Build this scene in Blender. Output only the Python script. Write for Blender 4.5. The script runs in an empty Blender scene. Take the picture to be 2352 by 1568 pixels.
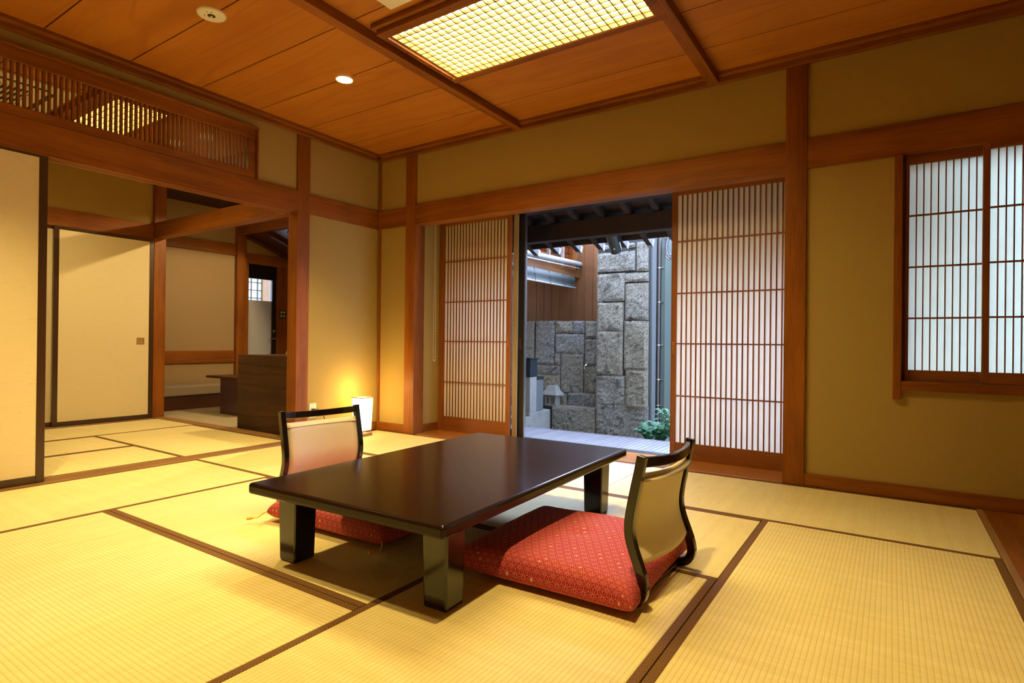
import bpy, bmesh, math, random
from mathutils import Vector, Matrix
PI = math.pi
rnd = random.Random(7)
S = bpy.context.scene
COL = S.collection

# ------------------------------------------------------------------ camera
YAW, PIT, ROL, FPX = math.radians(33.5251), math.radians(0.1384), math.radians(0.6504), 1314.01
CAM = Vector((4.163, -3.912, 0.856))
_f = Vector((-math.sin(YAW)*math.cos(PIT), math.cos(YAW)*math.cos(PIT), math.sin(PIT)))
_r = Vector((math.cos(YAW), math.sin(YAW), 0)); _u = _r.cross(_f)
RT = math.cos(ROL)*_r + math.sin(ROL)*_u
UP = -math.sin(ROL)*_r + math.cos(ROL)*_u
FW = _f
cd = bpy.data.cameras.new('camera'); cam = bpy.data.objects.new('camera', cd); COL.objects.link(cam)
cd.sensor_width = 36; cd.lens = FPX/2352*36; cd.clip_start = .02; cd.clip_end = 100
M = Matrix(((RT.x, UP.x, -FW.x, CAM.x), (RT.y, UP.y, -FW.y, CAM.y), (RT.z, UP.z, -FW.z, CAM.z), (0, 0, 0, 1)))
cam.matrix_world = M
S.camera = cam

def ray(px, py): return (px-1176)/FPX*RT - (py-784)/FPX*UP + FW
def wy(px, py, Y): d = ray(px, py); return CAM + d*((Y-CAM.y)/d.y)      # measured point on a wall plane y = Y
def wx(px, py, X): d = ray(px, py); return CAM + d*((X-CAM.x)/d.x)
def fl(px, py, z=0.): d = ray(px, py); return CAM + d*((z-CAM.z)/d.z)

# ------------------------------------------------------------------ world, light, exposure
W = bpy.data.worlds.new('daylight'); S.world = W; W.use_nodes = True
bgn = W.node_tree.nodes['Background']
bgn.inputs[0].default_value = (0.50, 0.64, 1.0, 1); bgn.inputs[1].default_value = 16.0
# overcast sky with a brighter hazy patch low over the garden side
_t = W.node_tree; _tc = _t.nodes.new('ShaderNodeTexCoord'); _dp = _t.nodes.new('ShaderNodeVectorMath'); _dp.operation = 'DOT_PRODUCT'
_dp.inputs[1].default_value = Vector((0.02, .82, .572)).normalized(); _t.links.new(_tc.outputs['Generated'], _dp.inputs[0])
_mr = _t.nodes.new('ShaderNodeMapRange'); _mr.interpolation_type = 'SMOOTHSTEP'
for _i, _v in ((1, .87), (2, .985), (3, 13.0), (4, 105.0)): _mr.inputs[_i].default_value = _v
_t.links.new(_dp.outputs['Value'], _mr.inputs[0]); _t.links.new(_mr.outputs[0], bgn.inputs[1])
S.view_settings.view_transform = 'Standard'; S.view_settings.look = 'None'
S.view_settings.exposure = 0.0; S.view_settings.gamma = 1.0
S.view_settings.use_curve_mapping = False
LAMP_COL = (1.0, 0.73, 0.25)
E_MAIN, E_FAR, W_SPOT, W_LOBBY, E_SHADE = 43.0, 44.0, 215.0, 190.0, 8.0

# ------------------------------------------------------------------ node helpers
def srgb(r, g, b):
    f = lambda c: (c/255/12.92) if c/255 <= .04045 else ((c/255+.055)/1.055)**2.4
    return (f(r), f(g), f(b))
class NT:
    def __init__(s, name):
        s.m = bpy.data.materials.new(name); s.m.use_nodes = True; s.t = s.m.node_tree; s.n = s.t.nodes
        s.b = s.n['Principled BSDF']; s.out = s.n['Material Output']
    def node(s, typ, **kw):
        n = s.n.new(typ)
        for k, v in kw.items(): setattr(n, k, v)
        return n
    def ln(s, a, b): s.t.links.new(a, b)
    def put(s, sock, v):
        if isinstance(v, bpy.types.NodeSocket): s.ln(v, sock)
        else: sock.default_value = v
    def math(s, op, a, b=0., c=0., clamp=False):
        n = s.node('ShaderNodeMath', operation=op, use_clamp=clamp)
        s.put(n.inputs[0], a); s.put(n.inputs[1], b)
        if op in ('MULTIPLY_ADD', 'SMOOTH_MIN', 'COMPARE'): s.put(n.inputs[2], c)
        return n.outputs[0]
    def mix(s, fac, a, b):
        n = s.node('ShaderNodeMix', data_type='RGBA')
        s.put(n.inputs[0], fac)
        for i, v in ((6, a), (7, b)):
            if isinstance(v, tuple): n.inputs[i].default_value = (v[0], v[1], v[2], 1)
            else: s.ln(v, n.inputs[i])
        return n.outputs[2]
    def coord(s, kind='Object'): return s.node('ShaderNodeTexCoord').outputs[kind]
    def mapv(s, vec, scale=(1, 1, 1), rot=(0, 0, 0), loc=(0, 0, 0)):
        n = s.node('ShaderNodeMapping'); s.ln(vec, n.inputs[0])
        n.inputs['Scale'].default_value = scale; n.inputs['Rotation'].default_value = rot; n.inputs['Location'].default_value = loc
        return n.outputs[0]
    def noise(s, vec, scale, detail=4, rough=.55, dist=0.):
        n = s.node('ShaderNodeTexNoise'); s.ln(vec, n.inputs['Vector'])
        n.inputs['Scale'].default_value = scale; n.inputs['Detail'].default_value = detail
        n.inputs['Roughness'].default_value = rough; n.inputs['Distortion'].default_value = dist
        return n.outputs['Fac']
    def ramp(s, fac, stops):
        n = s.node('ShaderNodeValToRGB'); s.ln(fac, n.inputs[0]); e = n.color_ramp.elements
        while len(e) < len(stops): e.new(.5)
        for el, (p, c) in zip(e, stops):
            el.position = p; el.color = (c, c, c, 1) if isinstance(c, (int, float)) else (c[0], c[1], c[2], 1)
        return n.outputs[0]
    def smooth(s, v, a, b):
        n = s.node('ShaderNodeMapRange', interpolation_type='SMOOTHSTEP'); s.put(n.inputs[0], v)
        n.inputs[1].default_value = a; n.inputs[2].default_value = b
        return n.outputs[0]
    def bump(s, h, strength=.3, dist=.002):
        n = s.node('ShaderNodeBump'); s.put(n.inputs['Height'], h)
        n.inputs['Strength'].default_value = strength; n.inputs['Distance'].default_value = dist
        s.ln(n.outputs[0], s.b.inputs['Normal'])
    def base(s, col, rough=.5, spec=.5, metal=0., coat=0.):
        if isinstance(col, tuple): s.b.inputs['Base Color'].default_value = (col[0], col[1], col[2], 1)
        else: s.ln(col, s.b.inputs['Base Color'])
        s.put(s.b.inputs['Roughness'], rough)
        s.b.inputs['Specular IOR Level'].default_value = spec; s.b.inputs['Metallic'].default_value = metal
        s.b.inputs['Coat Weight'].default_value = coat; s.b.inputs['Coat Roughness'].default_value = .12
        return s.m
def plain(name, col, rough=.5, spec=.5, metal=0., coat=0., var=.12, scale=14):
    t = NT(name); n = t.noise(t.coord(), scale, 3)
    c = t.mix(n, tuple(x*(1-var) for x in col), tuple(min(1, x*(1+var)) for x in col))
    return t.base(c, rough, spec, metal, coat)
def wood(name, dark, light, axis, scale=1., rough=.42, coat=.0, figure=False, bump=.05, spec=.5):
    t = NT(name); co = t.coord()
    st = [1., 1., 1.]; st[axis] = .055
    v = t.mapv(co, tuple(x*scale for x in st))
    broad = t.noise(v, 9, 3, .5, .6)
    fine = t.noise(v, 95, 4, .6)
    f = t.math('ADD', t.math('MULTIPLY', broad, .6), t.math('MULTIPLY', fine, .4))
    if figure:                                    # cathedral grain of flat-sawn boards
        st2 = [1., 1., 1.]; st2[axis] = .13
        v2 = t.mapv(co, tuple(x*scale for x in st2))
        nn = t.noise(v2, 2.6, 2, .4, .3)
        ring = t.math('PINGPONG', t.math('MULTIPLY', nn, 9.), .5)
        f = t.math('ADD', t.math('MULTIPLY', f, .75), t.math('MULTIPLY', t.smooth(ring, .0, .16), .15))
    lo = t.noise(co, 1.7, 2)
    f = t.math('ADD', f, t.math('MULTIPLY', t.math('SUBTRACT', lo, .5), .35))
    c = t.mix(t.smooth(f, .28, .74), dark, light)
    t.bump(fine, bump, .001)
    return t.base(c, rough, spec, 0., coat)
def emit(name, col, strength):
    t = NT(name); e = t.node('ShaderNodeEmission'); e.inputs[0].default_value = (*col, 1); e.inputs[1].default_value = strength
    t.ln(e.outputs[0], t.out.inputs[0]); return t.m

MT = {}
def woodset(key, dark, light, **kw):
    for i, a in enumerate('xyz'): MT[key+'_'+a] = wood(key+'_'+a, dark, light, i, **kw)
woodset('beam', (.150, .040, .004), (.340, .110, .012), rough=.45, coat=.0, spec=.25)        # posts, lintels, frames
woodset('ceil', (.380, .122, .010), (.500, .187, .020), rough=.5, spec=.3, figure=True, bump=.03)
woodset('slat', (.180, .048, .007), (.320, .100, .016), rough=.45)
woodset('dark', (.040, .012, .006), (.085, .026, .012), rough=.38, coat=.2)
woodset('board', (.330, .115, .024), (.480, .180, .042), rough=.24, coat=.5)       # threshold floor boards
woodset('sill', (.250, .125, .045), (.400, .215, .085), rough=.45)
woodset('grey', (.140, .136, .150), (.220, .214, .230), rough=.6)
woodset('cedar', (.100, .034, .006), (.175, .066, .012), rough=.6)
woodset('weather', (.260, .190, .100), (.420, .320, .190), rough=.7)
MT['walnut'] = wood('walnut', (.026, .010, .005), (.085, .036, .016), 0, rough=.5, spec=.2, figure=True)
MT['eave'] = wood('eave_wood', (.014, .006, .004), (.034, .015, .008), 1, rough=.6)
MT['cedar_grain'] = MT['cedar_z']

def plaster(name, col, s=60):
    t = NT(name); co = t.coord()
    n = t.noise(co, s, 6, .7); lo = t.noise(co, 1.2, 3)
    c = t.mix(t.math('ADD', t.math('MULTIPLY', n, .6), t.math('MULTIPLY', lo, .4)), tuple(x*.9 for x in col), tuple(x*1.1 for x in col))
    t.bump(n, .12, .002); return t.base(c, .9, .15)
MT['plaster'] = plaster('wall_plaster', (.40, .285, .095))
MT['plaster_lobby'] = plaster('lobby_plaster', (.40, .28, .15))
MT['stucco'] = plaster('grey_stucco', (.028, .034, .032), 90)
MT['stucco_pale'] = plaster('pale_stucco', (.085, .105, .085), 90)
MT['ground'] = plaster('garden_ground', (.16, .15, .12), 30)

def tatami(name, tint=1.):
    t = NT(name); co = t.coord(); sep = t.node('ShaderNodeSeparateXYZ'); t.ln(co, sep.inputs[0])
    rib = t.math('SINE', t.math('MULTIPLY', sep.outputs[1], 2*PI/.0152))
    rib01 = t.math('MULTIPLY_ADD', rib, .5, .5)
    fib = t.noise(t.mapv(co, (1, .03, 1)), 420, 2, .6)
    lo = t.noise(co, 2.4, 3)
    band = t.noise(t.mapv(co, (1, .02, 1)), 26, 3, .6)
    f = t.math('ADD', t.math('MULTIPLY', fib, .45), t.math('ADD', t.math('MULTIPLY', band, .30), t.math('MULTIPLY', lo, .25)))
    c = t.mix(t.smooth(f, .25, .75), tuple(x*tint for x in (.64, .52, .23)), tuple(x*tint for x in (.84, .715, .38)))
    c = t.mix(t.math('MULTIPLY', t.smooth(rib01, .30, .0), .42), c, (.46, .36, .11))
    h = t.math('ADD', t.math('MULTIPLY', t.math('POWER', rib01, .5), .8), t.math('MULTIPLY', fib, .35))
    t.bump(h, .35, .0022)
    return t.base(c, .62, .3)
MT['tatami'] = tatami('tatami_rush')
def heri():
    t = NT('tatami_border_cloth'); co = t.coord(); sep = t.node('ShaderNodeSeparateXYZ'); t.ln(co, sep.inputs[0])
    x, y = sep.outputs[0], sep.outputs[1]
    P_ = .030
    a = t.math('FRACT', t.math('MULTIPLY', t.math('ADD', x, y), 1/P_))
    b = t.math('FRACT', t.math('MULTIPLY', t.math('SUBTRACT', x, y), 1/P_))
    ck = t.math('FLOORED_MODULO', t.math('ADD', t.math('FLOOR', t.math('MULTIPLY', t.math('ADD', x, y), 1/P_)), t.math('FLOOR', t.math('MULTIPLY', t.math('SUBTRACT', x, y), 1/P_))), 2.)
    sa = t.math('LESS_THAN', t.math('PINGPONG', t.math('MULTIPLY', a, 3.), .5), .17)
    sb = t.math('LESS_THAN', t.math('PINGPONG', t.math('MULTIPLY', b, 3.), .5), .17)
    fig = t.math('ADD', t.math('MULTIPLY', sa, ck), t.math('MULTIPLY', sb, t.math('SUBTRACT', 1., ck)))
    weave = t.noise(co, 900, 2)
    c = t.mix(fig, (.215, .105, .030), (.060, .026, .010))
    c = t.mix(t.math('MULTIPLY', weave, .35), c, (.11, .05, .015))
    return t.base(c, .75, .25)
MT['heri'] = heri()
def paper(name, col, trans, rough_n=60):
    t = NT(name); co = t.coord()
    n = t.noise(t.mapv(co, (1, 1, .25)), rough_n, 5, .65)
    c = t.mix(n, tuple(x*.95 for x in col), col)
    d = t.node('ShaderNodeBsdfDiffuse'); t.ln(c, d.inputs[0])
    tr = t.node('ShaderNodeBsdfTranslucent'); t.ln(c, tr.inputs[0])
    mx = t.node('ShaderNodeMixShader'); mx.inputs[0].default_value = trans
    t.ln(d.outputs[0], mx.inputs[1]); t.ln(tr.outputs[0], mx.inputs[2]); t.ln(mx.outputs[0], t.out.inputs[0])
    return t.m
MT['shoji_paper'] = paper('shoji_paper', (.93, .90, .82), .36)
MT['window_paper'] = paper('window_paper', (.90, .95, .85), .32)
MT['frosted'] = paper('frosted_glass', (.50, .48, .42), .16)
def fusuma():
    t = NT('fusuma_cloth'); co = t.coord()
    n = t.noise(t.mapv(co, (1, .05, 1)), 230, 4, .7); lo = t.noise(co, 3, 2)
    sp = t.smooth(t.noise(t.mapv(co, (1, .12, 1)), 120, 2), .66, .75)
    c = t.mix(n, (.74, .62, .38), (.86, .76, .52))
    c = t.mix(t.math('MULTIPLY', sp, .35), c, (.50, .36, .15))
    return t.base(c, .8, .2)
MT['fusuma'] = fusuma()
MT['fusuma_frame'] = plain('fusuma_lacquer', (.050, .020, .010), .3, .5, coat=.3)
MT['lacquer'] = plain('black_lacquer', (.006, .004, .0035), .14, .5, coat=.4)
def tabletop():
    t = NT('table_lacquer'); co = t.coord()
    n = t.noise(t.mapv(co, (1, 1, 1)), 5, 3)
    sp = t.smooth(t.noise(co, 240, 1), .76, .80)
    c = t.mix(n, (.013, .0055, .0035), (.019, .008, .005))
    c = t.mix(t.math('MULTIPLY', sp, .5), c, (.20, .14, .10))
    return t.base(c, .17, .25)
MT['tabletop'] = tabletop()
MT['leather'] = plain('cream_leather', (.80, .72, .54), .42, .4, var=.03, scale=30)
MT['piping'] = plain('leather_seam', (.45, .36, .22), .5)
def asanoha():
    t = NT('hemp_leaf_cloth'); uv = t.coord('UV'); sep = t.node('ShaderNodeSeparateXYZ'); t.ln(uv, sep.inputs[0])
    h = .030*math.sqrt(3)/2
    l1 = t.math('MULTIPLY', sep.outputs[1], 1/h)
    l2 = t.math('ADD', t.math('MULTIPLY', sep.outputs[0], .866/h), t.math('MULTIPLY', sep.outputs[1], -.5/h))
    l3 = t.math('MULTIPLY', t.math('ADD', l1, l2), -1.)
    f = [t.math('FRACT', l) for l in (l1, l2, l3)]
    flip = t.math('GREATER_THAN', t.math('ADD', t.math('ADD', f[0], f[1]), f[2]), 1.5)
    b = [t.math('ABSOLUTE', t.math('SUBTRACT', flip, q)) for q in f]
    mn = t.math('MINIMUM', t.math('MINIMUM', b[0], b[1]), b[2]); mx = t.math('MAXIMUM', t.math('MAXIMUM', b[0], b[1]), b[2])
    mid = t.math('SUBTRACT', t.math('SUBTRACT', 1., mn), mx)
    e = t.smooth(mn, .030, .014); d = t.smooth(t.math('SUBTRACT', mid, mn), .066, .034)
    line = t.math('MAXIMUM', e, d)
    line = t.math('MULTIPLY', line, t.smooth(mx, .90, .86))
    dash = t.math('GREATER_THAN', t.math('FRACT', t.math('MULTIPLY', mx, 9.)), .18)
    line = t.math('MULTIPLY', line, t.math('MULTIPLY_ADD', dash, .7, .3))
    wn = t.node('ShaderNodeTexWhiteNoise', noise_dimensions='2D'); cb = t.node('ShaderNodeCombineXYZ')
    t.ln(t.math('ROUND', l1), cb.inputs[0]); t.ln(t.math('ROUND', l2), cb.inputs[1]); t.ln(cb.outputs[0], wn.inputs[0])
    dot = t.math('MULTIPLY', t.math('GREATER_THAN', wn.outputs[0], .90), t.smooth(mx, .90, .93))
    cloth = t.noise(t.coord(), 700, 2)
    c = t.mix(cloth, (.28, .0015, .012), (.42, .003, .023))
    c = t.mix(t.math('MULTIPLY', line, .75), c, (.78, .42, .38))
    c = t.mix(dot, c, (.95, .80, .50))
    return t.base(c, .75, .25)
MT['asanoha'] = asanoha()
MT['yellow'] = plain('yellow_cord', (.75, .45, .04), .7, .2)
MT['white'] = plain('cream_plastic', (.78, .74, .62), .45, .4, var=.03)
MT['dim'] = plain('dark_slot', (.02, .018, .015), .7)
MT['black'] = plain('black_metal', (.010, .010, .012), .35, .5)
MT['black_paint'] = plain('black_painted_metal', (.012, .018, .016), .28, .6)
MT['steel'] = plain('steel', (.60, .60, .58), .25, .5, metal=1., var=.05)
MT['brass'] = plain('brass', (.46, .26, .09), .45, .5, metal=.2)
MT['pipe'] = plain('brown_pipe', (.060, .045, .040), .4)
def granite():
    t = NT('granite'); co = t.coord(); n = t.noise(co, 130, 4, .8); lo = t.noise(co, 6, 3)
    c = t.mix(t.smooth(n, .36, .62), (.150, .145, .125), (.29, .29, .255))
    c = t.mix(t.math('MULTIPLY', t.smooth(lo, .5, .7), .4), c, (.12, .11, .08))
    t.bump(n, .3, .003); return t.base(c, .85, .2)
MT['granite'] = granite()
MT['granite_dark'] = plaster('black_granite', (.018, .024, .025), 160)
MT['concrete'] = plaster('concrete', (.11, .118, .112), 70)
MT['leaf'] = plain('fern_leaf', (.022, .13, .045), .4, .5, var=.35, scale=8)
MT['leaf_pale'] = plain('pale_leaf', (.12, .24, .14), .5, .4, var=.3, scale=8)
MT['sudare'] = wood('reed_blind', (.022, .027, .022), (.045, .053, .045), 1, 3., rough=.7)
MT['tube'] = plain('white_tube', (.24, .255, .24), .35)
MT['carpet'] = plaster('carpet', (.40, .33, .22), 220)
MT['cushion_grey'] = plaster('bench_fabric', (.30, .235, .17), 260)
MT['rope'] = plain('grey_cable', (.25, .25, .27), .5)
def stone():
    t = NT('split_granite'); co = t.coord()
    n = t.noise(co, 55, 6, .75); m = t.noise(co, 7, 5, .6, .5); lo = t.noise(co, 1.6, 2)
    at = t.node('ShaderNodeAttribute'); at.attribute_name = 'tone'
    dk = t.mix(at.outputs['Fac'], (.085, .085, .084), (.110, .096, .066)); lt = t.mix(at.outputs['Fac'], (.330, .325, .285), (.365, .325, .225))
    c = t.mix(t.smooth(n, .32, .68), dk, lt)
    c = t.mix(t.math('MULTIPLY', t.smooth(m, .56, .70), .75), c, (.040, .038, .030))
    c = t.mix(t.math('MULTIPLY', t.smooth(lo, .50, .68), .30), c, (.17, .13, .07))
    t.bump(t.math('ADD', n, t.math('MULTIPLY', m, 2.)), .9, .02)
    return t.base(c, .9, .2)
MT['stone'] = stone()
MT['mortar'] = plaster('mortar', (.05, .05, .05), 60)
MT['lattice'] = wood('lamp_lattice', (.13, .082, .026), (.17, .108, .036), 0, rough=.6)
def glass():
    t = NT('clear_glass'); tr = t.node('ShaderNodeBsdfTransparent'); g = t.node('ShaderNodeBsdfGlossy'); g.inputs['Roughness'].default_value = .02
    fr = t.node('ShaderNodeFresnel'); fr.inputs[0].default_value = 1.45
    mx = t.node('ShaderNodeMixShader'); t.ln(fr.outputs[0], mx.inputs[0]); t.ln(tr.outputs[0], mx.inputs[1]); t.ln(g.outputs[0], mx.inputs[2])
    tr.inputs[0].default_value = (.93, .96, .95, 1); t.ln(mx.outputs[0], t.out.inputs[0]); return t.m
MT['glass'] = glass()
MT['lamp_main'] = emit('lit_diffuser', (1.0, .76, .30), E_MAIN)
MT['lamp_far'] = emit('lit_diffuser_far', (1.0, .76, .30), E_FAR)
MT['bulb'] = emit('lit_downlight', (1.0, .74, .34), 60)
MT['shade'] = emit('lit_paper_shade', (1.0, .70, .28), E_SHADE)

# ------------------------------------------------------------------ mesh helpers
class MB:
    def __init__(s): s.v = []; s.f = []; s.uv = None
    def box(s, x0, x1, y0, y1, z0, z1):
        if x0 > x1: x0, x1 = x1, x0
        if y0 > y1: y0, y1 = y1, y0
        if z0 > z1: z0, z1 = z1, z0
        i = len(s.v)
        s.v += [(x0, y0, z0), (x1, y0, z0), (x1, y1, z0), (x0, y1, z0), (x0, y0, z1), (x1, y0, z1), (x1, y1, z1), (x0, y1, z1)]
        s.f += [tuple(i+k for k in q) for q in ((3, 2, 1, 0), (4, 5, 6, 7), (0, 1, 5, 4), (1, 2, 6, 5), (2, 3, 7, 6), (3, 0, 4, 7))]
        return s
    def prism(s, poly, axis, a, b):          # polygon (2D) extruded along an axis from a to b
        def P(u, w, t): return {0: (t, u, w), 1: (u, t, w), 2: (u, w, t)}[axis]
        i = len(s.v); n = len(poly)
        s.v += [P(u, w, a) for u, w in poly] + [P(u, w, b) for u, w in poly]
        s.f.append(tuple(range(i, i+n))[::-1]); s.f.append(tuple(range(i+n, i+2*n)))
        for k in range(n): s.f.append((i+k, i+(k+1) % n, i+n+(k+1) % n, i+n+k))
        return s
    def lathe(s, prof, c=(0, 0, 0), n=32, axis=None):
        c = Vector(c); i = len(s.v); m = len(prof)
        q = Vector((0, 0, 1)).rotation_difference(Vector(axis)) if axis is not None else None
        for k in range(n):
            a = 2*PI*k/n
            for r, z in prof:
                p = Vector((r*math.cos(a), r*math.sin(a), z))
                if q: p = q @ p
                s.v.append(tuple(c+p))
        for k in range(n):
            k2 = (k+1) % n
            for j in range(m-1): s.f.append((i+k*m+j, i+k2*m+j, i+k2*m+j+1, i+k*m+j+1))
        return s
    def sweep(s, pts, sec, side=None, closed=False):   # section (list of (a,b)) along path; side = fixed binormal
        pts = [Vector(p) for p in pts]; n = len(pts); m = len(sec); i = len(s.v)
        for k, p in enumerate(pts):
            t = (pts[min(k+1, n-1)] - pts[max(k-1, 0)]).normalized()
            if side is not None: b = Vector(side); nrm = b.cross(t).normalized()
            else:
                r = Vector((0, 0, 1)) if abs(t.z) < .95 else Vector((1, 0, 0))
                b = t.cross(r).normalized(); nrm = b.cross(t).normalized()
            for u, w in sec: s.v.append(tuple(p + nrm*u + b*w))
        for k in range(n-1):
            for j in range(m):
                j2 = (j+1) % m
                s.f.append((i+k*m+j, i+k*m+j2, i+(k+1)*m+j2, i+(k+1)*m+j))
        s.f.append(tuple(i+j for j in range(m))[::-1]); s.f.append(tuple(i+(n-1)*m+j for j in range(m)))
        return s
    def tube(s, pts, r, n=8): return s.sweep(pts, [(r*math.cos(2*PI*k/n), r*math.sin(2*PI*k/n)) for k in range(n)])
    def ball(s, c, r, n=8):
        prof = [(r*math.sin(PI*k/6)+1e-5, -r*math.cos(PI*k/6)) for k in range(7)]
        return s.lathe(prof, c, n)
    def build(s, name, mat, parent=None, origin=(0, 0, 0), bevel=0., smooth=False, seg=2):
        me = bpy.data.meshes.new(name); o = Vector(origin)
        me.from_pydata([tuple(Vector(v)-o) for v in s.v], [], s.f)
        bm = bmesh.new(); bm.from_mesh(me); bmesh.ops.recalc_face_normals(bm, faces=bm.faces); bm.to_mesh(me); bm.free()
        me.materials.append(MT[mat] if isinstance(mat, str) else mat)
        ob = bpy.data.objects.new(name, me); COL.objects.link(ob)
        if parent is not None: ob.parent = parent
        else: ob.location = o
        if smooth:
            for p in me.polygons: p.use_smooth = True
        if bevel:
            md = ob.modifiers.new('bevel', 'BEVEL'); md.width = bevel; md.segments = seg; md.limit_method = 'ANGLE'
        return ob
def tag(o, label, cat, group=None, kind=None):
    o['label'] = label; o['category'] = cat
    if group: o['group'] = group
    if kind: o['kind'] = kind
    return o
def thing(name, label, cat, loc=(0, 0, 0), rz=0., group=None):
    o = bpy.data.objects.new(name, None); COL.objects.link(o); o.empty_display_size = .05
    o.location = loc; o.rotation_euler = (0, 0, rz)
    return tag(o, label, cat, group)
def struct(o, label=None):
    o['kind'] = 'structure'
    if label: o['label'] = label
    return o
_tn = [0]
def trim(mb, mat, bevel=.003):
    _tn[0] += 1
    return struct(mb.build('trim_%d' % _tn[0], mat, bevel=bevel))
B = lambda *a: MB().box(*a)

# ================================================================== SETTING: main room
ZC = 2.645
# floor slab under the mats, and behind the camera
struct(MB().box(-.16, 5.5, -4.5, .03, -.16, -.058).build('floor', 'sill_x'))
struct(MB().box(.04, 4.545, -4.45, -3.53, -.055, -.001).build('floor_rear', 'tatami'))
struct(MB().box(4.575, 5.45, -4.45, .0, -.055, .002).build('floor_alcove', 'beam_y'))
trim(B(4.548, 4.575, -4.45, 0, -.055, .004), 'sill_y')
# right wall (y = 0): plaster panels
w = MB()
w.box(-.12, .37, .02, .14, -.16, 2.66).box(.45, 3.62, .02, .14, 2.10, 2.66).box(3.70, 4.20, .02, .14, -.16, 2.66)
w.box(4.20, 4.96, .02, .14, -.16, .64).box(4.20, 4.96, .02, .14, 1.95, 2.66).box(4.96, 5.5, .02, .14, -.16, 2.66)
w.box(.0, .46, .14, .50, -.1, 2.80).box(3.66, 4.1, .14, .50, -.1, 2.80).box(.46, 3.66, .40, .50, 2.06, 2.80).box(.46, 3.66, .14, .40, 2.06, 2.66)
struct(w.build('wall_right', 'plaster'))
# left wall (x = 0)
w = MB()
w.box(-.12, -.02, -.80, .02, -.16, 2.66).box(-.12, -.02, -1.27, -.80, 2.10, 2.66)
w.box(-.12, -.02, -4.5, -1.27, 2.515, 2.66).box(-.12, -.02, -4.5, -3.9, 2.1, 2.515)
struct(w.build('wall_left', 'plaster'))
struct(B(-.12, 5.6, -4.6, -4.45, -.1, 2.75).build('wall_rear', 'plaster'))
struct(B(5.45, 5.6, -4.5, .2, -.1, 2.75).build('wall_alcove', 'plaster'))
# posts
trim(B(.36, .482, 0, .135, 0, 2.595), 'beam_z'); trim(B(3.604, 3.725, 0, .135, 0, 2.595), 'beam_z')
trim(B(-.125, .0, -.910, -.788, 0, 2.595), 'beam_z')
trim(B(0, .022, -.0, .022, .0, 2.595), 'beam_z')                     # thin corner strip
# lintel beams
trim(B(-.02, .362, .004, .06, 1.942, 2.115), 'beam_x'); trim(B(.48, 3.606, .004, .13, 1.945, 2.13), 'beam_x')
trim(B(3.723, 5.4, .004, .05, 1.945, 2.13), 'beam_x')
trim(B(-.06, -.004, -.79, .0, 1.942, 2.115), 'beam_y')
trim(B(-.115, -.002, -4.45, -.905, 1.945, 2.12), 'beam_y')
k = MB()
for x0, x1 in ((-.022, -.004), (-.048, -.034), (-.078, -.062), (-.112, -.092)): k.box(x0, x1, -4.45, -.97, 1.926, 1.947)
trim(k, 'beam_y', .002)                                              # grooved track under the lintel
# skirting
sk = MB().box(0, .362, .004, .03, 0, .078).box(.455, .468, .135, .37, 0, .075)
struct(sk.build('baseboard_right', 'beam_x', bevel=.002))
struct(B(3.723, 5.45, .004, .03, 0, .078).build('baseboard_window', 'beam_x', bevel=.002))
struct(B(-.03, -.004, -.79, 0, 0, .078).build('baseboard_left', 'beam_y', bevel=.002))
# cornice
c = MB().box(0, 5.45, -.022, .02, 2.590, 2.622).box(0, 5.45, -.062, .02, 2.620, ZC+.02)
trim(c, 'beam_x')
c = MB().box(-.02, .022, -4.45, .0, 2.590, 2.622).box(-.02, .062, -4.45, -.0, 2.620, ZC+.02)
trim(c, 'beam_y')
# ceiling boards (grain along x) with open joints and a dark backing
c = MB(); y = .047
while y > -4.5:
    for x0, x1 in ((0, 1.62), (1.62, 3.165), (3.165, 5.45)):
        c.box(x0, x1, y-.444, y, ZC, ZC+.012)
    y -= .452
struct(c.build('ceiling', 'ceil_x'))
struct(B(-.1, 5.5, -4.5, .1, ZC+.013, ZC+.06).build('ceiling_backing', 'dim'))
trim(B(1.585, 1.655, -4.45, -.02, 2.588, ZC+.005), 'beam_y'); trim(B(3.130, 3.202, -4.45, -.02, 2.588, ZC+.005), 'beam_y')

# window in the right wall
wn_ = struct(MB().box(4.172, 4.212, -.008, .04, .562, 1.946).build('window_1', 'beam_z', bevel=.003))
MB().box(4.212, 4.955, -.006, .09, .613, .665).build('window_sill', 'beam_x', wn_, bevel=.003)
MB().box(4.955, 4.995, -.008, .04, .562, 1.946).build('window_jamb', 'beam_z', wn_, bevel=.003)
MB().box(4.200, 4.245, .079, .14, .64, 1.96).build('window_reveal', 'beam_z', wn_)

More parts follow.
